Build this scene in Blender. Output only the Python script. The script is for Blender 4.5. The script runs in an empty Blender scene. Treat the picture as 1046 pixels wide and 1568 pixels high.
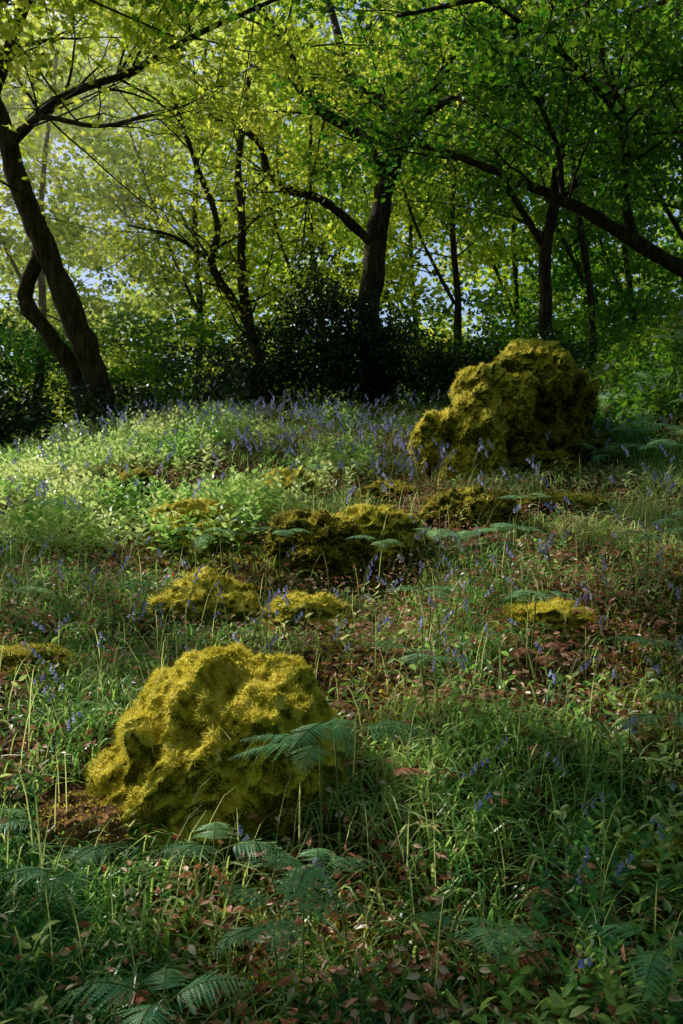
import bpy, math, numpy as np
from mathutils import Vector
rng=np.random.default_rng(7)
R=rng.random
# ------------------------------------------------------------ helpers
def _hash(ix,iy,iz):
    n=(ix*374761393+iy*668265263+iz*1274126177)&0xffffffff
    n=((n^(n>>13))*1274126177)&0xffffffff
    n=n^(n>>16)
    return (n&0xffff)/65535.0
def vn(x,y,z=0.0,seed=0):
    x=np.asarray(x,float);y=np.asarray(y,float);z=np.zeros_like(x)+z+seed*17.3
    ix=np.floor(x).astype(np.int64);iy=np.floor(y).astype(np.int64);iz=np.floor(z).astype(np.int64)
    fx=x-ix;fy=y-iy;fz=z-iz
    fx=fx*fx*(3-2*fx);fy=fy*fy*(3-2*fy);fz=fz*fz*(3-2*fz)
    r=0
    for a in (0,1):
        for b in (0,1):
            for c in (0,1):
                w=(fx if a else 1-fx)*(fy if b else 1-fy)*(fz if c else 1-fz)
                r=r+w*_hash(ix+a,iy+b,iz+c)
    return r*2-1
def fbm(x,y,z=0.0,seed=0,o=4):
    s=0;a=1.0;f=1.0;t=0
    for i in range(o):
        s=s+a*vn(np.asarray(x)*f,np.asarray(y)*f,np.asarray(z)*f,seed+i);t+=a;a*=.5;f*=2.03
    return s/t
def norm(v):
    return v/np.maximum(np.linalg.norm(v,axis=-1,keepdims=True),1e-9)
def sst(a,b,x):
    t=np.clip((x-a)/(b-a),0,1);return t*t*(3-2*t)
def mk(name,V,F,mat,rnd=None,smooth=False,parent=None):
    V=np.asarray(V,np.float32).reshape(-1,3);F=np.asarray(F,np.int32)
    k=F.shape[1]
    me=bpy.data.meshes.new(name)
    me.vertices.add(len(V));me.vertices.foreach_set('co',V.ravel())
    me.loops.add(F.size);me.loops.foreach_set('vertex_index',F.ravel())
    me.polygons.add(len(F))
    me.polygons.foreach_set('loop_start',np.arange(0,F.size,k,dtype=np.int32))
    me.polygons.foreach_set('loop_total',np.full(len(F),k,dtype=np.int32))
    me.polygons.foreach_set('use_smooth',np.full(len(F),smooth))
    me.update(calc_edges=True)
    if rnd is not None:
        a=me.attributes.new('rnd','FLOAT','POINT');a.data.foreach_set('value',np.asarray(rnd,np.float32))
    me.materials.append(mat)
    ob=bpy.data.objects.new(name,me);bpy.context.scene.collection.objects.link(ob)
    if parent: ob.parent=parent
    return ob
def empty(name):
    e=bpy.data.objects.new(name,None);bpy.context.scene.collection.objects.link(e);e.empty_display_size=.2
    return e
# ------------------------------------------------------------ terrain
MOUNDS=[(-.94,5.5,.32,.23),(-.4,6.3,.26,.18),(-.12,5.0,.32,.20),(.22,5.15,.28,.18),(.81,5.5,.28,.18),(-.68,4.25,.26,.16),(-.2,4.15,.26,.14),
        (.92,3.9,.22,.08),(-1.26,3.4,.24,.06),(2.1,7.6,.4,.2),(-1.6,6.6,.24,.16),(1.5,5.9,.3,.08),(.35,6.3,.22,.12),(.9,2.35,.14,.03)]
def H(x,y):
    x=np.asarray(x,float);y=np.asarray(y,float)
    b=.25*np.maximum(y,-6)
    b=3.05-np.logaddexp(0,(3.05-b)/.16)*.16
    b=b+1.3*np.exp(-((x-4.1)/1.35)**2-((y-8.9)/2.1)**2)
    b=b-.5*sst(1.5,5,-x)*sst(4,9,y)
    near=np.exp(-((x/25)**2+((y-5)/25)**2))
    b=b+near*(.16*fbm(x*.7,y*.7,seed=3,o=3)+.05*fbm(x*3,y*3,seed=9,o=3))
    return b
AZ=math.radians(-53);EL=math.radians(38)
S=np.array([math.sin(AZ)*math.cos(EL),math.cos(AZ)*math.cos(EL),math.sin(EL)])
LIT=[(-.75,2.6,.6,.5,1),(-.4,2.45,.6,.55,1),(0.0,2.3,.5,.5,1),(.2,2.15,.4,.4,1),
     (-2.3,7.0,2.4,1.6,1),(-.6,6.5,1.1,.9,1),(1.4,6.5,.9,.9,1),(2.0,6.0,1.0,1.0,1),(2.5,5.6,.8,.8,1),
     (.5,3.2,.5,.3,1),(1.0,3.5,.5,.3,1),(-.9,5.1,.5,.5,1),(.1,4.8,.5,.45,1),(.95,5.3,.45,.4,1),(-1.3,3.4,.4,.35,1),(-.95,2.15,.45,.3,1),(.55,2.6,.3,.18,1),(1.2,4.2,.35,.25,1),(.9,2.9,.35,.2,1),(-.3,3.95,.5,.25,1)]
def litkeep(P,pad=0.):
    t=(P[:,2]-.25*P[:,1])/(S[2]-.25*S[1])
    gx=P[:,0]-t*S[0];gy=P[:,1]-t*S[1]
    L=np.zeros(len(P))
    wx=gx+.12*fbm(gx*5,gy*5,0,81,2);wy=gy+.12*fbm(gx*5,gy*5,0,85,2)
    for (cx,cy,rx,ry,s) in LIT:
        d=((wx-cx)/rx)**2+((wy-cy)/ry)**2
        L=np.maximum(L,s*np.clip((1.3-d)*2.2,0,1))
    thr=.01+.2*sst(2.2,1.6,gy)-.06*np.exp(-((gx-.8)/.9)**2-((gy-3.4)/1.2)**2)
    dp=fbm(gx*2.6,gy*2.4,0,71,3)
    L=np.maximum(L,np.clip((dp-thr)*16,0,1)*(gy>.5)*(gy<11)*(gx>-5)*(gx<.42*gy+.1))
    return R(len(P))>L
# ------------------------------------------------------------ materials
def nodes(name):
    m=bpy.data.materials.new(name);m.use_nodes=True
    nt=m.node_tree;nt.nodes.clear()
    o=nt.nodes.new('ShaderNodeOutputMaterial')
    return m,nt,o
def ramp(nt,cols,fac,interp='LINEAR'):
    r=nt.nodes.new('ShaderNodeValToRGB');cr=r.color_ramp;cr.interpolation=interp
    while len(cr.elements)<len(cols): cr.elements.new(.5)
    for i,c in enumerate(cols):
        cr.elements[i].position=c[0];cr.elements[i].color=(*c[1],1)
    nt.links.new(fac,r.inputs[0]);return r.outputs[0]
def leafmat(name,cols,tcols,tr=.45,rough=.45,spec=.4):
    m,nt,o=nodes(name)
    a=nt.nodes.new('ShaderNodeAttribute');a.attribute_name='rnd'
    n=len(cols)
    c=ramp(nt,[(i/(n-1),k) for i,k in enumerate(cols)],a.outputs['Fac'])
    n=len(tcols)
    tc=ramp(nt,[(i/(n-1),k) for i,k in enumerate(tcols)],a.outputs['Fac'])
    p=nt.nodes.new('ShaderNodeBsdfPrincipled');p.inputs['Roughness'].default_value=rough
    p.inputs['Specular IOR Level'].default_value=spec
    nt.links.new(c,p.inputs['Base Color'])
    t=nt.nodes.new('ShaderNodeBsdfTranslucent');nt.links.new(tc,t.inputs['Color'])
    mx=nt.nodes.new('ShaderNodeMixShader');mx.inputs[0].default_value=tr
    nt.links.new(p.outputs[0],mx.inputs[1]);nt.links.new(t.outputs[0],mx.inputs[2]);nt.links.new(mx.outputs[0],o.inputs[0])
    return m
def noisemat(name,cols,scale,bump=.3,rough=.9,stretch=(1,1,1),detail=8,dist=.05,side=None):
    m,nt,o=nodes(name)
    tc=nt.nodes.new('ShaderNodeTexCoord');mp=nt.nodes.new('ShaderNodeMapping');mp.inputs['Scale'].default_value=stretch
    nt.links.new(tc.outputs['Object'],mp.inputs[0])
    n=nt.nodes.new('ShaderNodeTexNoise');n.inputs['Scale'].default_value=scale;n.inputs['Detail'].default_value=detail;n.inputs['Roughness'].default_value=.65
    nt.links.new(mp.outputs[0],n.inputs[0])
    c=ramp(nt,cols,n.outputs[0])
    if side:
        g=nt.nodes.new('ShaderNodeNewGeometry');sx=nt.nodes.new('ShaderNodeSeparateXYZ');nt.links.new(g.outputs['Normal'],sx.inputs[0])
        f=ramp(nt,[(0,(0,0,0)),(.35,(1,1,1))],sx.outputs[2])  # shade painted in
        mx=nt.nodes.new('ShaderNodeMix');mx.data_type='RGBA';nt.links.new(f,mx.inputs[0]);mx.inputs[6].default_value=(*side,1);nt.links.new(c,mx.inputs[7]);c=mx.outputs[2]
    p=nt.nodes.new('ShaderNodeBsdfPrincipled');p.inputs['Roughness'].default_value=rough;p.inputs['Specular IOR Level'].default_value=.2
    nt.links.new(c,p.inputs['Base Color'])
    n2=nt.nodes.new('ShaderNodeTexNoise');n2.inputs['Scale'].default_value=scale*4;n2.inputs['Detail'].default_value=6
    nt.links.new(mp.outputs[0],n2.inputs[0])
    b=nt.nodes.new('ShaderNodeBump');b.inputs['Strength'].default_value=bump;b.inputs['Distance'].default_value=dist
    nt.links.new(n2.outputs[0],b.inputs['Height']);nt.links.new(b.outputs[0],p.inputs['Normal'])
    nt.links.new(p.outputs[0],o.inputs[0]);return m
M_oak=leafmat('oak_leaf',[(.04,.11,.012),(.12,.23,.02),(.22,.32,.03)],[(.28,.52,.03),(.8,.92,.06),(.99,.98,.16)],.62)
M_oakd=leafmat('oak_leaf_shaded',[(.015,.06,.012),(.035,.11,.015),(.07,.15,.02)],[(.05,.24,.02),(.17,.45,.02),(.46,.66,.04)],.5)  # darker copy of the oak leaf, paints shade into right-hand and low foliage
M_far=leafmat('far_leaf',[(.03,.08,.012),(.10,.2,.015),(.22,.3,.03)],[(.14,.36,.02),(.66,.83,.05),(.99,.95,.16)],.62)
M_holly=leafmat('holly_leaf',[(.008,.03,.014),(.015,.05,.018),(.025,.065,.02)],[(.03,.09,.01),(.06,.14,.01)],.12,.3,.5)
M_grass=leafmat('grass_blade',[(.025,.14,.07),(.08,.28,.09),(.34,.5,.15),(.68,.72,.4)],[(.18,.5,.12),(.6,.88,.18),(.98,.99,.4)],.5,.33,.6)
M_herb=leafmat('herb_leaf',[(.12,.32,.10),(.32,.62,.16),(.78,.9,.42)],[(.4,.78,.12),(.98,.99,.4)],.5,.35,.7)
M_fern=leafmat('fern_leaf',[(.08,.32,.2),(.17,.44,.24),(.3,.54,.22)],[(.4,.78,.36),(.68,.94,.42)],.45,.4,.5)
M_bell=leafmat('bluebell_petal',[(.3,.32,.85),(.48,.5,.97),(.75,.76,.99)],[(.55,.54,.97),(.7,.7,.99)],.45,.5,.3)
M_litter=leafmat('dead_leaf',[(.20,.045,.022),(.5,.13,.075),(.85,.42,.3),(.96,.78,.64)],[(.6,.18,.07),(.85,.48,.28)],.25,.4,.6)
M_moss=leafmat('moss_tuft',[(.04,.07,.008),(.42,.36,.02),(.92,.74,.06),(.99,.9,.34)],[(.5,.45,.02),(.99,.88,.18)],.5,.8,.1)
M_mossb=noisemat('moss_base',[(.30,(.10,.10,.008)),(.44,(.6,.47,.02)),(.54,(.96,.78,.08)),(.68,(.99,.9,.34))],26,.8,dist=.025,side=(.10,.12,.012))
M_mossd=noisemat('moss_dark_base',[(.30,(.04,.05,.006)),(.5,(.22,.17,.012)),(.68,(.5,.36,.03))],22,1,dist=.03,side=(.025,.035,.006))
M_rock=noisemat('mossy_rock',[(.3,(.03,.02,.01)),(.5,(.2,.09,.03)),(.65,(.6,.3,.12))],9,.8)
M_bark=noisemat('bark',[(.3,(.018,.013,.008)),(.5,(.06,.042,.022)),(.68,(.14,.12,.04))],7,1,.9,(3,3,.6))
M_twig=noisemat('twig',[(.3,(.03,.022,.012)),(.7,(.08,.06,.03))],10,.3)
M_stem2=noisemat('fern_stem',[(.3,(.12,.18,.05)),(.7,(.25,.3,.08))],10,.1)
# ground material
M_gr,nt,o=nodes('woodland_floor')
tc=nt.nodes.new('ShaderNodeTexCoord')
def nz(s,d=8,r=.6):
    n=nt.nodes.new('ShaderNodeTexNoise');n.inputs['Scale'].default_value=s;n.inputs['Detail'].default_value=d;n.inputs['Roughness'].default_value=r
    nt.links.new(tc.outputs['Object'],n.inputs[0]);return n.outputs[0]
c1=ramp(nt,[(.35,(.03,.015,.008)),(.5,(.12,.05,.028)),(.62,(.26,.11,.06))],nz(22))
c2=ramp(nt,[(.35,(.015,.025,.006)),(.5,(.07,.07,.012)),(.7,(.25,.19,.02))],nz(30))
f=ramp(nt,[(.46,(0,0,0)),(.56,(1,1,1))],nz(1.6,5))
mx=nt.nodes.new('ShaderNodeMix');mx.data_type='RGBA'
nt.links.new(f,mx.inputs[0]);nt.links.new(c1,mx.inputs[6]);nt.links.new(c2,mx.inputs[7])
p=nt.nodes.new('ShaderNodeBsdfPrincipled');p.inputs['Roughness'].default_value=.95;p.inputs['Specular IOR Level'].default_value=.1
nt.links.new(mx.outputs[2],p.inputs['Base Color'])
b=nt.nodes.new('ShaderNodeBump');b.inputs['Strength'].default_value=.9;b.inputs['Distance'].default_value=.04
nt.links.new(nz(45,6,.7),b.inputs['Height']);nt.links.new(b.outputs[0],p.inputs['Normal']);nt.links.new(p.outputs[0],o.inputs[0])
# ------------------------------------------------------------ ground sheet
xs=np.concatenate([-np.geomspace(400,7,24),np.arange(-6.5,6.5,.05),np.geomspace(7,400,24)])
ys=np.concatenate([-np.geomspace(400,1.5,24),np.arange(-1,15,.05),np.geomspace(15.5,500,28)])
X,Y=np.meshgrid(xs,ys);Z=H(X.ravel(),Y.ravel())
nx,ny=len(xs),len(ys)
i=np.arange(nx-1)[None,:]+nx*np.arange(ny-1)[:,None];i=i.ravel()
mk('ground',np.stack([X.ravel(),Y.ravel(),Z],1),np.stack([i,i+1,i+nx+1,i+nx],1),M_gr,smooth=True)
# ------------------------------------------------------------ leaf instancer
LEAF2=(np.array([[0,0,0],[-.33,.5,.1],[0,1,-.05],[.33,.5,.1]]),np.array([[0,2,1],[0,3,2]]))
LEAF6=(np.array([[0,0,0],[.2,.28,.05],[.2,.62,.03],[0,1,-.14],[-.2,.62,.03],[-.2,.28,.05],[0,.5,-.02]]),
       np.array([[6,0,1],[6,1,2],[6,2,3],[6,3,4],[6,4,5],[6,5,0]]))
_o=[(.0,0),(.1,.12),(.07,.22),(.22,.36),(.14,.46),(.3,.6),(.18,.7),(.2,.86),(.0,1.)]
_v=[[0,0,0],[0,.4,-.02],[0,.75,-.04],[0,1,-.1]];_f=[]
for sgn in (1,-1):
    b0=len(_v)
    for (a,c) in _o[1:-1]: _v.append([a*sgn,c,.05*a*3])
    idx=[0]+list(range(b0,b0+7))+[3]
    rib=[0,1,1,1,1,2,2,3]
    for k in range(8):
        r_=rib[k]
        tri=[r_,idx[k],idx[k+1]]
        if len(set(tri))==3:_f.append(tri)
    _f.append([1,2,idx[5]])
OAK=(np.array(_v,float),np.array(_f))
# fern pinna: a rib with a comb of pointed leaflets on both sides
_v=[];_f=[];NT=9
for k in range(NT+1):_v.append([0,k/NT,-.12*(k/NT)**2])
for sgn in (1,-1):
    for k in range(NT):
        yk=k/NT;_v.append([sgn*.135*(1-.85*yk)*(1 if k else .7),(k+1.15)/NT if k<NT-1 else 1,.01-.12*yk*yk]);_f.append([k,k+1,len(_v)-1])
PINNA=(np.array(_v,float),np.array(_f))
def leaves(name,P,size,D,N,mat,T=LEAF2,rnd=None,parent=None):
    n=len(P)
    if n==0:return
    D=norm(D);B=norm(np.cross(D,N));N=np.cross(B,D)
    tv,tf=T;k=len(tv)
    size=np.broadcast_to(np.asarray(size,float),(n,)).reshape(n,1,1)
    V=P[:,None,:]+size*(tv[None,:,0,None]*B[:,None,:]+tv[None,:,1,None]*D[:,None,:]+tv[None,:,2,None]*N[:,None,:])
    F=(tf[None]+k*np.arange(n)[:,None,None]).reshape(-1,3)
    if rnd is None:rnd=R(n)
    return mk(name,V,F,mat,np.repeat(rnd,k),parent=parent)
def randdir(n,up=0.0,flat=1.0):
    v=rng.normal(size=(n,3));v[:,2]=v[:,2]*flat+up;return norm(v)
# ------------------------------------------------------------ tubes
class Tubes:
    def __init__(s):s.V=[];s.F=[];s.n=0
    def add(s,P,r,k=5):
        P=np.asarray(P,float);n=len(P);r=np.asarray(r)
        T=norm(np.gradient(P,axis=0))
        a=np.array([.3,.9,.1]) if abs(T[0][2])>.7 else np.array([0,0,1.])
        A=norm(np.cross(T,a));B=np.cross(T,A)
        th=np.arange(k)*2*math.pi/k
        V=P[:,None]+r[:,None,None]*(np.cos(th)[None,:,None]*A[:,None]+np.sin(th)[None,:,None]*B[:,None])
        i=np.arange(n-1)[:,None]*k;j=np.arange(k)[None];j2=(j+1)%k
        F=np.stack([i+j,i+j2,i+k+j2,i+k+j],-1).reshape(-1,4)+s.n
        s.V.append(V.reshape(-1,3));s.F.append(F);s.n+=n*k
    def make(s,name,mat,parent=None):
        return mk(name,np.concatenate(s.V),np.concatenate(s.F),mat,smooth=True,parent=parent)
def smooth_path(P,m=5):
    P=np.asarray(P,float);Q=np.vstack([2*P[0]-P[1],P,2*P[-1]-P[-2]]);out=[]
    for i in range(1,len(Q)-2):
        for t in np.arange(m)/m:
            a,b,c,d=Q[i-1:i+3]
            out.append(.5*((2*b)+(c-a)*t+(2*a-5*b+4*c-d)*t*t+(-a+3*b-3*c+d)*t**3))
    out.append(P[-1]);return np.array(out)
def tree(name,limbs,nsub=6,ntw=6,nleaf=22,lsize=(.07,.11),mat=M_oak,T=LEAF2,sublen=(1.0,2.3),keep=True,spread=.1,extra=None):
    e=empty(name);tb=Tubes();tw=Tubes();LP=[];LD=[]
    for (pts,r0,r1,fol) in limbs:
        P=smooth_path(pts);n=len(P)
        P[1:]+=rng.normal(size=(n-1,3))*r1*.12
        rr=np.linspace(r0,r1,n)*(1+.06*rng.normal(size=n))
        if pts[0][2]<4 and r0>.08: rr[0]*=1.5;rr[1]*=1.2
        tb.add(P,rr,12 if r0>.08 else 7)
        ns=int(nsub*fol)
        for q in range(ns):
            t=rng.uniform(.2,1) if fol<2 else rng.uniform(.05,1)
            i=min(int(t*(n-1)),n-2)
            base=P[i];tan=norm(P[i+1]-P[i])
            if pts[0][2]<4 and base[2]<5 and name!='hawthorn_tree': continue
            d=norm(tan*.5+randdir(1,.15,.5)[0])
            L=rng.uniform(*sublen);m=9
            tt=np.linspace(0,1,m)[:,None]
            bend=randdir(1,-.1,.6)[0]*L*.35
            sp=base+d*L*tt+bend*tt*tt+np.cumsum(rng.normal(size=(m,3))*.035,axis=0)*tt
            r_=min(rr[i]*.4,.018)
            tb.add(sp,np.linspace(r_,.003,m),5)
            for w in range(ntw):
                j=rng.integers(2,m)
                dd=norm(norm(sp[min(j,m-1)]-sp[j-1])*.6+randdir(1,.05,.5)[0])
                l2=rng.uniform(.3,.85);t2=np.linspace(0,1,5)[:,None]
                p2=sp[j]+dd*l2*t2+np.array([0,0,-.15*l2])*t2*t2+np.cumsum(rng.normal(size=(5,3))*.02,axis=0)*t2
                tw.add(p2,np.linspace(.004,.0012,5),3)
                nl=int(nleaf*rng.uniform(.6,1.3));u=R(nl)[:,None]**.7
                LP.append(sp[j]+dd*l2*u+np.array([0,0,-.15*l2])*u*u+rng.normal(size=(nl,3))*spread*np.array([1,1,.6]))
                LD.append(norm(dd*.5+randdir(nl,-.2,.6)))
    if extra is not None:
        LP.append(extra);LD.append(randdir(len(extra),-.1,.6))
    tb.make('trunk_and_limbs',M_bark,e);
    if tw.n: tw.make('twigs',M_twig,e)
    if LP:
        LP=np.concatenate(LP);LD=np.concatenate(LD)
        if keep:
            k=litkeep(LP);LP=LP[k];LD=LD[k]
        n=len(LP)
        leaves('leaves',LP,rng.uniform(*lsize,n),LD,randdir(n,.6),mat,T,parent=e,
               rnd=np.clip(.55+.6*fbm(LP[:,0]*.9,LP[:,1]*.9,LP[:,2]*.9,5,2)+rng.normal(size=n)*.2,0,1))
    return e
def L3(pts,y0,y1=None):
    y1=y0 if y1 is None else y1
    n=len(pts);return [(a,y0+(y1-y0)*i/max(n-1,1),b) for i,(a,b) in enumerate(pts)]
# centre oak
tree('oak_tree',[
 (L3([(.55,2.9),(.48,3.63),(.42,4.52),(.52,5.32),(.60,6.12),(.74,6.76)],13),.21,.14,0),
 (L3([(.66,6.55),(.50,6.81),(.22,7.16),(-.23,7.36),(-.58,7.61),(-.78,8.16),(-1.2,8.7),(-1.9,9.6)],13,12),.11,.05,1.6),
 (L3([(.72,6.6),(.85,7.06),(.92,7.46),(.67,7.85),(.27,8.1),(.0,8.8),(-.3,10)],13,13.5),.15,.05,1.6),
 (L3([(.8,6.95),(1.16,7.5),(1.76,8.4),(2.36,9.3),(3.4,10.2)],13,12),.08,.04,1.6),
 (L3([(.55,5.5),(.07,5.92),(-.33,6.17),(-.83,6.27),(-1.07,6.5),(-1.25,6.9),(-1.9,7.2)],13,12.2),.08,.04,1.2),
 (L3([(.85,7.0),(1.3,7.3),(2.2,7.5),(3.2,8.2)],13,11),.07,.03,1.4),
 (L3([(.8,7.0),(.4,7.9),(-.8,9),(-2,10)],13,16),.08,.03,1.3)],nsub=9,ntw=7,nleaf=28)
# left twin-stemmed tree
tree('oak_tree',[
 (L3([(-2.75,2.4),(-2.85,3.0),(-3.16,3.83),(-3.5,4.67),(-3.73,5.2),(-3.96,5.97),(-4.23,6.73),(-4.3,8.5)],10),.16,.10,.4),
 (L3([(-2.98,2.4),(-3.18,3.15),(-3.45,3.58),(-3.72,3.98),(-3.62,4.4),(-3.5,4.7)],10.15,10.05),.10,.08,0),
 (L3([(-3.9,5.8),(-3.2,6.3),(-2.4,6.5),(-1.5,6.9),(-.6,7.2)],10,9.4),.06,.02,2),
 (L3([(-4.1,6.3),(-3.6,7.2),(-2.9,8.2),(-2.2,9)],10,9),.07,.03,2),
 (L3([(-3.9,5.7),(-3.4,5.9),(-2.6,5.6),(-1.9,5.5)],10,8.6),.04,.015,1.5),
 (L3([(-4.2,7.3),(-4,8.5),(-3.8,9.6)],10,12),.08,.03,2)],nsub=9,ntw=7,nleaf=30)
# small forked tree
tree('hawthorn_tree',[
 (L3([(-1.05,2.9),(-1.17,3.56),(-1.31,4.2),(-1.40,4.84),(-1.4,5.58),(-1.45,6.4),(-1.3,7.6)],12),.10,.035,1.2),
 (L3([(-1.28,4.1),(-1.59,4.57),(-1.82,4.98),(-1.75,5.58),(-2.05,6.4),(-2.4,7.4)],12),.07,.03,1.4),
 (L3([(-1.8,5.0),(-2.3,5.3),(-2.9,5.4)],12,11.6),.035,.015,1)],nsub=10,ntw=6,nleaf=26,lsize=(.05,.08),sublen=(.7,1.6))
# right leaning tree on bank
tree('oak_tree',[
 (L3([(4.7,3.3),(4.25,4.15),(3.85,4.42),(3.5,4.63),(2.88,5.01),(2.35,5.26),(1.81,5.49),(1.28,5.7),(.9,5.8)],10),.11,.025,1.2),
 (L3([(3.42,4.68),(3.32,5.2),(3.34,5.8),(3.23,6.35),(3.0,7.04),(2.88,7.5),(2.8,8.6)],10),.06,.04,1.4),
 (L3([(4.1,4.25),(4.4,5.2),(4.3,6.4),(4.0,7.6)],10),.1,.04,1.6),
 (L3([(2.6,5.15),(2.5,5.7),(2.2,6.3),(1.9,7)],10,9.6),.035,.02,1.5),
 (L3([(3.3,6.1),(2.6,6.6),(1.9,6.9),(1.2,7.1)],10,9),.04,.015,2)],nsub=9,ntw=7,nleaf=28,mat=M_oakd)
tree('birch_tree',[
 (L3([(3.25,2.9),(3.25,3.93),(3.22,5.5),(3.35,6.3),(3.43,7),(3.65,8.3),(3.7,9.6)],13.5),.12,.06,1),
 (L3([(3.25,5.6),(2.9,6.2),(2.56,6.8),(2.36,7.5),(2.0,8.4)],13.5),.06,.03,1.5),
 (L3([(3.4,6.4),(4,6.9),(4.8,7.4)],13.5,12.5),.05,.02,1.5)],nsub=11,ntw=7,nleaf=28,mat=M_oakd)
# thin background stems
for (x,y,h,l) in [(-5.5,15,7,.5),(-.4,17,7,-.2),(2.0,16,7,.3),(4.7,16,8,-.4),(5.6,13,7,-.5),(-3.0,17,8,.3),(1.6,20,8,.2),(6.5,19,9,-.3),(-7.5,12,8,.6),(3.9,20,9,.4)]:
    z0=float(H(x,y))-.1
    tree('young_tree',[([(x,y,z0),(x+l*.3+.1,y,z0+h*.3),(x+l*.6-.1,y,z0+h*.6),(x+l,y,z0+h)],.09,.03,1.6),
       ([(x+l*.4,y,z0+h*.35),(x+l*.4-.7,y,z0+h*.55),(x-1.2,y-.3,z0+h*.8)],.04,.02,1)],nsub=9,ntw=6,nleaf=20,lsize=(.09,.14),mat=M_far if x<3 else M_oakd)
# unseen tree added on the left with a loose leaf layer, to shade the slope
ex=58000
EX=np.stack([rng.uniform(-12,-2.4,ex),rng.uniform(1.5,14,ex),rng.uniform(5.7,9,ex)],1)
EX=EX[(EX[:,0]<-.43*EX[:,1]-.4)|(R(ex)<.2)]
tree('oak_tree',[
 ([(-10.6,3.4,.4),(-10.4,3.4,2.8),(-10,3.4,4.6),(-9.4,3.4,5.8)],.3,.2,0),
 ([(-9.4,3.4,5.7),(-8.2,4.0,6.4),(-7.2,4.4,6.6)],.12,.03,1.6),
 ([(-9.5,3.4,5.6),(-8.6,2.4,6.6),(-7.4,1.8,7.2)],.08,.03,1.6),
 ([(-9.5,3.4,5.6),(-10,5.6,7),(-9.8,7.6,8)],.08,.03,1.6),
 ([(-9.5,3.4,5.6),(-10.6,2.4,7),(-11,1.4,8)],.1,.03,1.5)],nsub=4,ntw=3,nleaf=40,lsize=(.10,.15),extra=EX)
# low overhanging oak boughs at the top of the view
tree('oak_tree',[
 ([(4.6,4.0,1.0),(4.5,4.2,3.4),(4.0,4.6,4.6)],.22,.14,0),
 ([(4.0,4.6,4.5),(2.8,5.2,5.0),(1.5,5.8,5.1),(.4,6.2,5.1)],.05,.012,1.6),
 ([(3.6,4.8,4.7),(2.6,4.6,5.2),(1.3,4.9,5.1),(-.2,5.2,5.1),(-1.6,5.6,5.1)],.045,.01,2),
 ([(4.1,4.5,4.6),(3.2,6,5.4),(2.4,7,5.6)],.05,.015,1.8)],nsub=8,ntw=6,nleaf=13,lsize=(.08,.12),mat=M_oakd,T=OAK,sublen=(.5,1.2))
tree('beech_tree',[
 ([(-6.2,7.0,1.1),(-6.0,7.0,3.4),(-5.6,7.0,5.3)],.16,.09,0),
 ([(-5.6,7.0,5.3),(-4.3,7.6,6.3),(-3.0,7.3,5.7),(-2.1,6.8,4.6)],.025,.006,1.8),
 ([(-5.6,7.0,5.3),(-4.4,6.6,6.0),(-2.6,6.4,5.6),(-1.2,6.1,4.9)],.025,.006,2.2)],nsub=8,ntw=6,nleaf=14,lsize=(.08,.12),T=OAK,sublen=(.5,1.1))
# ------------------------------------------------------------ leaf masses
def cloud(name,C,rad,per,lsize,mat,T=LEAF2,keep=True,flat=.5,up=.7):
    n=len(C);rad=np.broadcast_to(rad,(n,))
    P=np.repeat(C,per,0)+randdir(n*per)*np.repeat(rad,per)[:,None]*(R(n*per)**.5)[:,None]*np.array([1,1,flat])
    if keep:P=P[litkeep(P)]
    m=len(P)
    r=np.clip(.52+.85*fbm(P[:,0]*.6,P[:,1]*.6,P[:,2]*.6,8,3)+rng.normal(size=m)*.16,0,1)
    return leaves(name,P,rng.uniform(*lsize,m),randdir(m,-.1,.6),randdir(m,up),mat,T,rnd=r)
n=2800
C=np.stack([rng.uniform(-15,13,n),rng.uniform(16.5,23,n),3+11*R(n)],1)
g=fbm(C[:,0]*.4,C[:,1]*.4,C[:,2]*.4,21,3)
C=C[(g>-.13)|(C[:,2]<6)]
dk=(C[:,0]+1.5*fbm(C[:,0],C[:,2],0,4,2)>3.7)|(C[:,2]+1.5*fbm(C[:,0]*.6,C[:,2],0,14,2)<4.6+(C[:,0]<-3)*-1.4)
cloud('background_woodland',C[~dk],rng.uniform(.4,.9,(~dk).sum()),50,(.12,.19),M_far,up=.2)
cloud('background_shaded_woodland',C[dk],rng.uniform(.4,.9,dk.sum()),54,(.13,.2),M_oakd,up=.2)  # darker leaf colour paints the shade low down and on the right
n=2400
C=np.stack([rng.uniform(-30,28,n),rng.uniform(34,44,n),2+22*R(n)**1.15],1)
g=fbm(C[:,0]*.16,C[:,1]*.1,C[:,2]*.16,25,3)
C=C[(g>-.17)|(C[:,2]<9)]
cloud('background_woodland_hill',C,rng.uniform(.9,1.9,len(C)),60,(.25,.4),M_far,keep=False,up=.2)
n=520
C=np.stack([rng.uniform(-8,8,n),rng.uniform(13.5,17,n),3+1.9*R(n)**1.3],1)
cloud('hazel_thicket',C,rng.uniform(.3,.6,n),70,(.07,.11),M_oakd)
# unseen leaf masses behind, right and overhead, added to cut the sky fill
n=1300
a=np.radians(rng.uniform(-200,-15,n));rr=rng.uniform(8,13,n)
C=np.stack([rr*np.cos(a),2+rr*np.sin(a),-2+12*R(n)],1)
C2=np.stack([rng.uniform(7.5,12,450),rng.uniform(-2,14,450),1+9*R(450)],1)
C3=np.stack([rng.uniform(-4,8,230),rng.uniform(-7,8,230),rng.uniform(7.6,10,230)],1);C=np.concatenate([C,C2,C3])
cloud('unseen_fill_blocker',C,rng.uniform(.6,1.2,len(C)),28,(.28,.4),M_oakd,up=.2)
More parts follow.
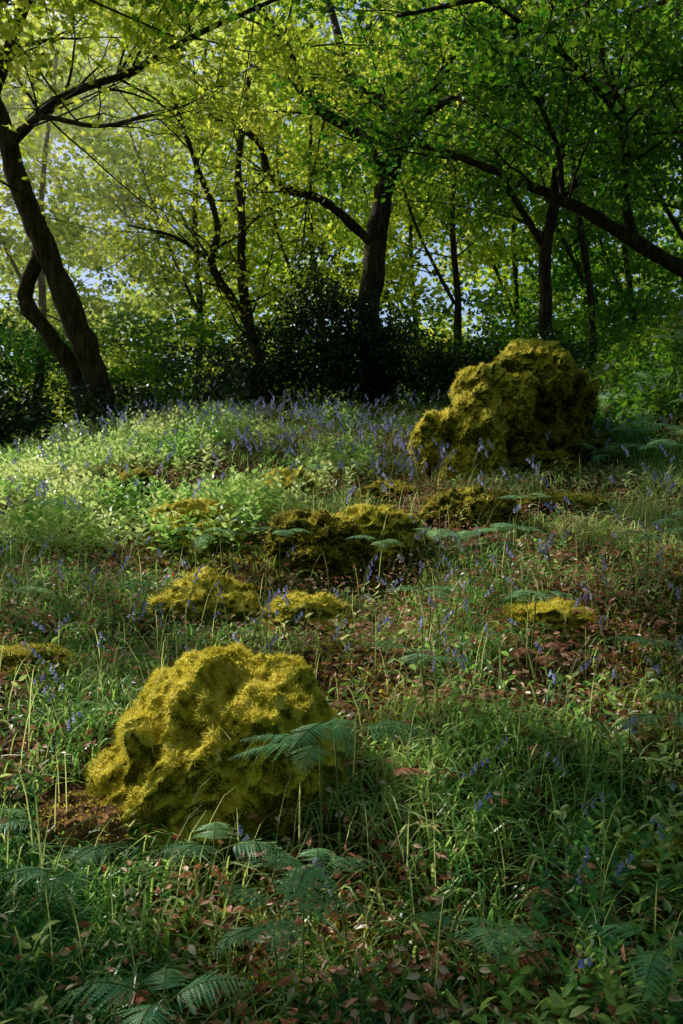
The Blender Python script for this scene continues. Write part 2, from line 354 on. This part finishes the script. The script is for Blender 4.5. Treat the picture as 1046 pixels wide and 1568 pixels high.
# dark holly by centre tree
C=[]
for (x,y,z,rx,rz,k) in [(-.3,12.4,4.2,.7,1.3,60),(.35,12.3,3.8,.7,.9,46),(-.9,12.2,3.5,.8,.7,40),(.9,12.3,3.5,.8,.6,34),(1.8,12.3,3.4,.8,.5,26),(-2.0,12.6,3.5,.7,.5,22),(3.0,12.4,3.6,.8,.6,26)]:
    d=randdir(k)*(R(k)**.4)[:,None];C.append(np.array([x,y,z])+d*np.array([rx,.5,rz]))
C=np.concatenate(C)
cloud('holly_bush',C,.28,110,(.045,.075),M_holly,flat=.9)
C=[]
for (x,y,z,rx,rz,k) in [(-3.6,9.0,2.5,.9,.5,44),(-2.6,9.6,2.6,.8,.4,34),(-4.4,9.4,2.9,.8,.7,40),(-1.8,10.8,2.8,.9,.35,30),(-3.8,7.9,1.9,.5,.35,16)]:
    d=randdir(k)*(R(k)**.4)[:,None];C.append(np.array([x,y,z])+d*np.array([rx,.4,rz]))
C=np.concatenate(C)
cloud('bramble_bush',C,.22,85,(.05,.085),M_holly,flat=.9)
# low dark shrubs growing over the right-hand bank
x=rng.uniform(2.3,4.8,110);y=rng.uniform(7.6,10,110);k=x>2.1+.12*(y-7.6);x,y=x[k],y[k]
C=np.stack([x,y,H(x,y)+.12],1)
cloud('bank_undergrowth',C,.24,60,(.05,.09),M_oakd,flat=.7)
# ------------------------------------------------------------ boulders
def ico(n):
    import bmesh
    bm=bmesh.new();bmesh.ops.create_icosphere(bm,subdivisions=n,radius=1)
    V=np.array([v.co[:] for v in bm.verts]);F=np.array([[v.index for v in f.verts] for f in bm.faces]);bm.free();return V,F
IV,IF=ico(7);IV5,IF5=ico(6)
def vnormals(V,F):
    fn=np.cross(V[F[:,1]]-V[F[:,0]],V[F[:,2]]-V[F[:,0]]);N=np.zeros_like(V)
    for k in range(3):np.add.at(N,F[:,k],fn)
    return norm(N)
def blob(c,r,seed,amp=.18,V=IV,F=IF,pw=2.6,lean=(0,0),cush=.07,cf=5.,fine=.025):
    c=np.array(c);r=np.array(r)
    q=V/((np.abs(V)**pw).sum(1)**(1/pw))[:,None]
    d=amp*fbm(V[:,0]*1.6,V[:,1]*1.6,V[:,2]*1.6,seed,3)+.08*fbm(V[:,0]*6,V[:,1]*6,V[:,2]*6,seed+5,3)
    cu=-np.abs(fbm(V[:,0]*cf,V[:,1]*cf,V[:,2]*cf*.8,seed+9,2))*2.2+.6
    cu2=-np.abs(fbm(V[:,0]*cf*2.6,V[:,1]*cf*2.6,V[:,2]*cf*2.2,seed+19,2))*2.2+.6
    fi=fbm(V[:,0]*34,V[:,1]*34,V[:,2]*34,seed+29,2)
    q=q*(1+d+cush*cu+cush*.45*cu2+fine*fi)[:,None]
    W=q*r;W[:,0]+=W[:,2]*lean[0];W[:,1]+=W[:,2]*lean[1]
    return c+W
def fuzz(name,V,F,n,length,width,mat,parent,seed=0,zmin=None,bias=.0):
    N=vnormals(V,F);f=rng.integers(0,len(F),n)
    a,b=R(n),R(n);s=a+b>1;a[s]=1-a[s];b[s]=1-b[s]
    P=V[F[f,0]]*(1-a-b)[:,None]+V[F[f,1]]*a[:,None]+V[F[f,2]]*b[:,None];Nn=N[F[f,0]]
    k=(P[:,2]>H(P[:,0],P[:,1])-.02)&(Nn[:,1]<.75);P=P[k];Nn=Nn[k];n=len(P)
    sc=.017/length
    cl=fbm(P[:,0]*26*sc,P[:,1]*26*sc,P[:,2]*26*sc,seed,2)
    lo=fbm(P[:,0]*7*sc,P[:,1]*7*sc,P[:,2]*7*sc,seed+3,3)
    L=length*(.45+1.3*np.clip(cl+.3,0,1))*rng.uniform(.6,1.3,n)
    D=norm(Nn+rng.normal(size=(n,3))*.5+np.array([0,0,-.2]))
    tv=np.array([[-.5,0,0],[.5,0,0],[.3,.6,0],[0,1,0],[-.3,.6,0]])
    B=norm(np.cross(D,rng.normal(size=(n,3))))
    Vv=P[:,None]+tv[None,:,0,None]*width*B[:,None]+tv[None,:,1,None]*(L[:,None]*D)[:,None]
    Fq=np.array([[0,1,2],[0,2,4],[4,2,3]])
    Ff=(Fq[None]+5*np.arange(n)[:,None,None]).reshape(-1,3)
    r=np.clip(.6+.45*lo+.4*cl+rng.normal(size=n)*.16+bias+.4*(np.clip(Nn[:,2],-.2,.5)-.3),0,1)  # tuft colour drops on steep faces, a painted shaded side
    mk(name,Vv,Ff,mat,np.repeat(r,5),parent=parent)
e=empty('mossy_boulder')
B1=blob((-.38,2.72,.60),(.35,.40,.44),3,.26,lean=(.06,.05),pw=2.5,cush=.065,cf=4.4)
m=B1[:,0]<-.35;B1[m,0]-=np.clip(.8-B1[m,2],0,.4)*.4
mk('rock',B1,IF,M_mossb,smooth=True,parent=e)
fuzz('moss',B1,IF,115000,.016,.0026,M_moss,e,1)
B1b=blob((-.72,2.42,.56),(.15,.17,.13),8,.25,IV5,IF5)
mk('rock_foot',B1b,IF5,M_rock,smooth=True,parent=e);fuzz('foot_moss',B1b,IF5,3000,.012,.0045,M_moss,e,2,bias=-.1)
e=empty('mossy_rock_outcrop')
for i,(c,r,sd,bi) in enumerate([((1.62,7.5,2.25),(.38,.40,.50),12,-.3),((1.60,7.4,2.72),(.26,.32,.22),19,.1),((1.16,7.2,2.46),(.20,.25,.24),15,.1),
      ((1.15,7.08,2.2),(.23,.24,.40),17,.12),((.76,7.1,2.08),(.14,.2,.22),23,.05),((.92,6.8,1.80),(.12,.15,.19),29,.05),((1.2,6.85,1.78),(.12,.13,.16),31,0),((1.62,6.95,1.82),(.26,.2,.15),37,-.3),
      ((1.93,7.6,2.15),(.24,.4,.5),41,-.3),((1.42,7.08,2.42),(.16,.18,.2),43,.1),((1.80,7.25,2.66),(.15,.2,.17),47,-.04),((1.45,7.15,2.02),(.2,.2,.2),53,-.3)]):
    V=blob(c,r,sd,.5,IV5,IF5,lean=(.2,.1),cush=.17,cf=3.6,fine=.04)
    F=IF5
    mk('rock_%d'%i,V,F,M_mossd if bi<-.05 else M_mossb,smooth=True,parent=e)  # recess and right-flank stones take the dark moss as painted shade
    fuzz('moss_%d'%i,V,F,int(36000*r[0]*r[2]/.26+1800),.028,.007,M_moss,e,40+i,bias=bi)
for i,(x,y,r,h) in enumerate(MOUNDS):
    z=float(H(x,y))
    e=empty('moss_mound')
    V=blob((x,y,z-.02),(r,r*.8,h+.03),50+i,.4,IV5,IF5,pw=2.1,cush=.14)
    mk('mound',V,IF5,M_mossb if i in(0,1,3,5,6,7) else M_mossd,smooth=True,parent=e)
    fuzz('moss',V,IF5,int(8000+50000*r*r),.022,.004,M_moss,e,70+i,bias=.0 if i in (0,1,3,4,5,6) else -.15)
# ------------------------------------------------------------ ground cover
def blocked(x,y,f=1.0):
    b=((x+.40)/.36)**2+((y-2.70)/.38)**2<f
    b|=((x+.74)/.11)**2+((y-2.45)/.13)**2<f
    b|=((x-1.4)/.7)**2+((y-7.2)/.4)**2<f
    for (cx,cy,r,h) in MOUNDS: b|=(((x-cx)/(r*.8))**2+((y-cy)/(r*.65))**2<f)&(R(len(x))<.8)
    return b
def scatter(n,y0,y1,pw=1.0,w=.46,m=.5):
    y=y0+(y1-y0)*R(n)**pw;x=(R(n)*2-1)*(w*y+m);return x,y
def blades(name,x,y,L,W,mat,rnd,K=5,lean=.6,comb=(0,-.3)):
    n=len(x);z=H(x,y)-.01
    a=R(n)*2*math.pi;hd=np.stack([np.cos(a)+comb[0],np.sin(a)+comb[1],np.zeros(n)],1);hd=norm(hd)
    side=np.stack([-hd[:,1],hd[:,0],np.zeros(n)],1);side=norm(side+np.array([0,0,1])*rng.normal(size=(n,1))*.4)
    ln=rng.uniform(.25,1.0,n)*lean*1.3
    s=np.linspace(0,1,K)
    up=np.sin(np.minimum(s[None]*(1+ln[:,None]*1.2),2.4))*.75*(1-.35*ln[:,None])
    out=(s[None]**1.6)*ln[:,None]*.9
    P=np.stack([x,y,z],1)[:,None]+L[:,None,None]*(out[...,None]*hd[:,None]+up[...,None]*np.array([0,0,1]))
    w=W[:,None]*np.array([.7,1,.95,.65,.05])[None,:K]
    V=np.stack([P-side[:,None]*w[...,None]*.5,P+side[:,None]*w[...,None]*.5],2).reshape(-1,3)
    i=(np.arange(n)*2*K)[:,None]+np.arange(K-1)[None]*2
    F=np.stack([i,i+1,i+3,i+2],-1).reshape(-1,4)
    mk(name,V,F,mat,np.repeat(rnd,2*K))
x,y=scatter(135000,1.2,12.5,1.6)
d=fbm(x*1.5,y*1.5,0,33,3);k=~blocked(x,y)&(R(len(x))<np.clip(.58+2.2*d-.25*sst(.2,1.1,x)*sst(5,3,y)+.6*sst(2.6,1.9,y),.12,1));x,y=x[k],y[k]
n=len(x);L=rng.uniform(.09,.27,n)*(.85+.4*fbm(x*.8,y*.8,0,5,2));W=rng.uniform(.004,.008,n)
blades('grass',x,y,L,W,M_grass,np.clip(.5+.5*fbm(x*1.3,y*1.3,0,44,2)+rng.normal(size=n)*.28,0,1),lean=1.1)
x,y=scatter(1700,1.8,12,1.2);n=len(x)
blades('tall_grass_stems',x,y,rng.uniform(.3,.5,n),rng.uniform(.0025,.004,n),M_grass,np.full(n,.9),lean=.35)
# bank tussocks
x=rng.normal(2.9,.35,2500);y=rng.normal(7.6,.4,2500);k=fbm(x*2,y*2,0,12,2)>-.1;x,y=x[k],y[k];n=len(x)
blades('bank_grass',x,y,rng.uniform(.15,.4,n),rng.uniform(.005,.01,n),M_grass,R(n)*.35,lean=.9,comb=(-.4,-1))
# leaf litter
x,y=scatter(78000,1.2,12,1.5);d=fbm(x*1.2,y*1.2,0,61,3)
k=(~blocked(x,y,.9))&(R(len(x))<np.clip(.42+1.8*d+.4*sst(-.2,1,x)*sst(2.2,3,y)-.35*sst(2.5,1.9,y),.06,1));x,y=x[k],y[k];n=len(x)
P=np.stack([x,y,H(x,y)+rng.uniform(.0,.11,n)],1)
leaves('leaf_litter',P,rng.uniform(.016,.040,n),randdir(n,0,.4),randdir(n,.9),M_litter,LEAF6)
# low moss on ground
x,y=scatter(70000,1.3,8,1.4);k=fbm(x*1.6,y*1.6,0,90,3)>.05;x,y=x[k],y[k];n=len(x)
leaves('ground_moss',np.stack([x,y,H(x,y)-.002],1),rng.uniform(.012,.03,n),randdir(n,1.0),randdir(n,.0),M_moss,LEAF2,rnd=np.clip(R(n)*.6,0,1))
def herbs(name,x,y,nl,hgt,ls,mat):
    n=len(x);z=H(x,y);P=[];D=[];S_=[];Q=[]
    h=hgt*rng.uniform(.6,1.2,n)*(1+.5*fbm(x*1.2,y*1.2,0,55,2));lx=rng.normal(size=n)*.04;ly=rng.normal(size=n)*.04-.02
    q=np.clip(.58+.9*fbm(x*2,y*2,0,57,2)+rng.normal(size=n)*.2,0,1)
    for k in range(nl):
        t=.35+.65*k/(nl-1);a=k*2.4+R(n)*1.2
        P.append(np.stack([x+lx*t,y+ly*t,z+h*t],1));el=.15+.5*t
        D.append(np.stack([np.cos(a)*np.cos(el),np.sin(a)*np.cos(el),np.sin(el)*np.ones(n)],1));S_.append(ls*rng.uniform(.6,1.2,n)*(1-.25*abs(t-.7)));Q.append(q)
    P=np.concatenate(P);D=np.concatenate(D);S_=np.concatenate(S_);N=randdir(len(P),1.3)
    leaves(name,P,S_,D,N,mat,LEAF6,rnd=np.concatenate(Q))
x=rng.uniform(-4.2,.3,5200);y=rng.uniform(5.0,10.3,5200)
k=(~blocked(x,y))&(R(len(x))<np.clip(.6*sst(.4,-1.6,x+.35*(y-7.3))+1.5*fbm(x*1.2,y*1.2,0,77,2),0,1));herbs('dogs_mercury_plants',x[k],y[k],8,.24,.065,M_herb)
x,y=scatter(2400,1.5,11.5,1.3);k=(~blocked(x,y))&(fbm(x*1.4,y*1.4,0,101,2)>0);herbs('woodland_herbs',x[k],y[k],6,.14,.042,M_herb)
x=rng.uniform(.2,1.4,380);y=rng.uniform(1.4,2.4,380);k=x>.55*y-.7;herbs('foreground_herbs',x[k],y[k],7,.15,.042,M_grass)
# ------------------------------------------------------------ ferns
class Acc:
    def __init__(s):s.P=[];s.D=[];s.N=[];s.S=[]
def frond(A,tb,p0,az,L,el0=1.0,droop=1.3,w=.32):
    m=24;t=np.linspace(0,1,m);ang=el0-droop*t
    hd=np.array([math.cos(az),math.sin(az),0]);dz=np.sin(ang);dh=np.cos(ang)
    st=L/m;P=p0+np.cumsum(dh[:,None]*hd*st+dz[:,None]*np.array([0,0,1])*st,axis=0)
    tb.add(P,np.linspace(.002,.0006,m),3)
    T=norm(np.gradient(P,axis=0));side=np.array([-hd[1],hd[0],0]);N=np.cross(side,T)*-1
    N=np.where(N[:,2:3]<0,-N,N)
    for i in range(5,m):
        q=(i-5)/(m-5.);pl=L*w*(math.sin(min(1,q*3+.45)*math.pi/2))*(1-q)**.8+.006
        for sg in (1,-1):
            A.P.append(P[i]);A.D.append(norm(side*sg+T[i]*.35-np.array([0,0,.2])+rng.normal(size=3)*.08));A.N.append(N[i]+rng.normal(size=3)*.12);A.S.append(pl*rng.uniform(.85,1.1))
def fern(x,y,nf,L,stem=0.0,az=None,el=1.0,droop=1.3,mat=None,name='fern'):
    A=Acc();tb=Tubes();z=float(H(x,y));e=empty(name)
    p0=np.array([x,y,z])
    if stem>0:
        top=p0+np.array([rng.normal()*.03,rng.normal()*.03,stem]);tb.add(np.linspace(p0,top,5),np.linspace(.004,.0025,5),4);p0=top
    for k in range(nf):
        a=(az if az is not None else 0)+(k/nf*2*math.pi if az is None else rng.normal()*.5)+rng.normal()*.25
        frond(A,tb,p0+rng.normal(size=3)*.005,a,L*rng.uniform(.6,1.15),el+rng.normal()*.15,droop*rng.uniform(.8,1.2))
    P=np.array(A.P);n=len(P)
    leaves('fronds',P,np.array(A.S),np.array(A.D),np.array(A.N),mat or M_fern,PINNA,parent=e,rnd=np.clip(rng.normal(.5 if mat is None else .38,.2,n),0,1))
    tb.make('stems',M_stem2 if mat is None else M_twig,e)
for a in [(-.60,1.95,5,.24),(-.12,1.75,5,.25),(-.35,1.6,4,.23),(-.85,2.05,5,.25),(-.35,2.0,4,.2),(-.08,1.95,4,.22),(.65,1.7,3,.18),(.3,1.75,4,.2)]:
    fern(*a,stem=.2,el=.65,droop=1.3)
fern(.02,2.32,3,.26,.34,az=-.3,el=.3,droop=.7);fern(-.05,2.25,3,.24,.34,az=-2.6,el=.2,droop=.6);fern(.0,2.3,3,.24,.38,az=-1.4,el=.2,droop=.8)
for (x,y,st) in [(-.33,4.55,.3),(-.75,4.6,.3),(.65,4.3,.3),(.5,4.5,.3),(.85,4.4,.3),(-.9,3.6,.3),(.35,3.5,.3),(1.15,2.9,.3),(1.5,4.2,.3),(-1.35,3.5,.3),(.75,3.4,.3),(1.6,3.4,.3),(-.2,6.6,.2),
     (.3,2.9,.25),(-1.7,5.2,.3),(2.4,5.4,.3),(2.0,5.0,.2),(1.0,2.6,.25),(1.1,5.0,.3),(.2,4.6,.25)]:
    fern(x,y,4,.24,st,el=.45,droop=1.0)
for (x,y) in [(2.15,7.0),(2.5,7.3),(2.8,7.1),(2.4,6.7),(3.1,7.4),(2.9,8.0),(2.2,7.6),(3.3,8.2),(2.6,8.0),(3.0,6.8),(3.4,7.6)]:
    fern(x,y,5,.4,.2,el=.8,droop=1.4)
for k in range(50):
    y=rng.uniform(1.9,6.5);x=rng.uniform(.05,.42)*y if k%4 else rng.uniform(-.4,.1)*y
    if not blocked(np.array([x]),np.array([y]))[0]: fern(x,y,3,.18,.07,el=.3,droop=.7,mat=M_litter,name='dead_bracken')
# ------------------------------------------------------------ bluebells
xs_=[];ys_=[]
def bb(cx,cy,sx,sy,n):
    xs_.append(rng.normal(cx,sx,n));ys_.append(rng.normal(cy,sy,n))
bb(-1.2,9.2,.6,.5,110);bb(.6,7.9,.5,.5,110);bb(.75,7.0,.25,.4,36);bb(-2.4,8.6,.5,.5,40);bb(2.5,7.6,.4,.5,18);bb(0,10.5,1.4,.6,100);bb(3.0,6.6,.4,.5,16);bb(-.6,7.6,.7,.5,70)
bb(-1.8,5,.7,.6,36);bb(0,4.4,.9,.7,34);bb(1.3,4.2,.5,.8,26);bb(.9,3.0,.5,.5,18);bb(-1.1,3.6,.3,.5,14);bb(.2,3.4,.4,.3,10)
xs_.append(np.array([-.13,.02,-.08,.22,.92,.98,.56,.6,-1.0,.3,.7,.85,.45]));ys_.append(np.array([1.95,1.9,1.8,3.9,2.35,2.3,2.0,2.05,1.9,2.3,2.5,2.1,1.8]))
x=np.concatenate(xs_);y=np.concatenate(ys_);k=(y>1.5);x,y=x[k],y[k]
ex,ey=scatter(200,2.4,10.5,1.0);x=np.concatenate([x,ex]);y=np.concatenate([y,ey]);k=~blocked(x,y,.8);x,y=x[k],y[k];Z=H(x,y)
e=empty('bluebells');st=Tubes();BV=[];BF=[];BR=[];bn=0
K6=6;th=np.arange(K6)*2*math.pi/K6
prof=[(.10,0),(.26,.12),(.27,.55),(.30,.8),(.52,1.0)]
for i in range(len(x)):
    h=rng.uniform(.2,.38)*(1 if y[i]<5 else 1.25);az=rng.uniform(0,6.28);t=np.linspace(0,1,8)
    hd=np.array([math.cos(az),math.sin(az),0])
    P=np.array([x[i],y[i],Z[i]-.01])+hd*(t[:,None]**3*.07+t[:,None]*.03)+np.array([0,0,1])*(h*(t-.12*t**4))[:,None]
    st.add(P,np.linspace(.0026,.0012,8),4)
    for b in range(rng.integers(3,8)):
        tt=1-b*.055;j=tt*7;j0=int(min(j,6));q=P[j0]+(P[min(j0+1,7)]-P[j0])*(j-j0)
        a=az+rng.normal()*.9;o_=np.array([math.cos(a),math.sin(a),0]);L=rng.uniform(.012,.016)*(1 if y[i]<5 else 1.4)
        ax=norm(o_*.5+np.array([0,0,-1]));s1=norm(np.cross(ax,[0.1,.9,.2]));s2=np.cross(ax,s1);q=q+o_*.007
        V=[q+ax*L*z_+ (np.cos(th)[:,None]*s1+np.sin(th)[:,None]*s2)*L*r_*.85 for r_,z_ in prof]
        V=np.concatenate(V);F=[]
        for r_ in range(4):
            for c in range(K6):
                F.append([bn+r_*K6+c,bn+r_*K6+(c+1)%K6,bn+(r_+1)*K6+(c+1)%K6,bn+(r_+1)*K6+c])
        BV.append(V);BF+=F;BR.append(np.full(len(V),R()));bn+=len(V)
mk('bells',np.concatenate(BV),np.array(BF),M_bell,np.concatenate(BR),smooth=True,parent=e)
st.make('stems',M_stem2,e)
# ------------------------------------------------------------ yellow scattering volume added at upper left to give a sun glow
m,nt,o=nodes('glow_scatter')
vs=nt.nodes.new('ShaderNodeVolumeScatter');vs.inputs['Density'].default_value=.022;vs.inputs['Anisotropy'].default_value=.65;vs.inputs['Color'].default_value=(1,.93,.5,1)
nt.links.new(vs.outputs[0],o.inputs['Volume'])
bpy.ops.mesh.primitive_cube_add(size=1,location=(-10,18,10.5));hz=bpy.context.object;hz.name='sun_glow_volume';hz.scale=(15,16,13);hz.data.materials.append(m)
# ------------------------------------------------------------ camera, light, sky
sc=bpy.context.scene
cam=bpy.data.cameras.new('camera');co=bpy.data.objects.new('camera',cam);sc.collection.objects.link(co)
co.location=(0,0,1.5);co.rotation_euler=(math.radians(90),0,0);cam.sensor_fit='VERTICAL';cam.sensor_height=36;cam.lens=30;cam.clip_end=2000;cam.clip_start=.05
sc.camera=co
su=bpy.data.lights.new('sun','SUN');so=bpy.data.objects.new('sun',su);sc.collection.objects.link(so)
su.energy=5;su.angle=math.radians(.6);su.color=(1,.95,.75)
so.rotation_euler=Vector((-S).tolist()).to_track_quat('-Z','Y').to_euler()
w=bpy.data.worlds.new('World');sc.world=w;w.use_nodes=True;nt=w.node_tree
bg=nt.nodes['Background'];sk=nt.nodes.new('ShaderNodeTexSky');sk.sky_type='NISHITA';sk.sun_disc=False
sk.sun_elevation=EL;sk.sun_rotation=AZ;nt.links.new(sk.outputs[0],bg.inputs[0]);bg.inputs[1].default_value=.15
sc.view_settings.view_transform='Standard';sc.view_settings.look='None';sc.view_settings.exposure=0
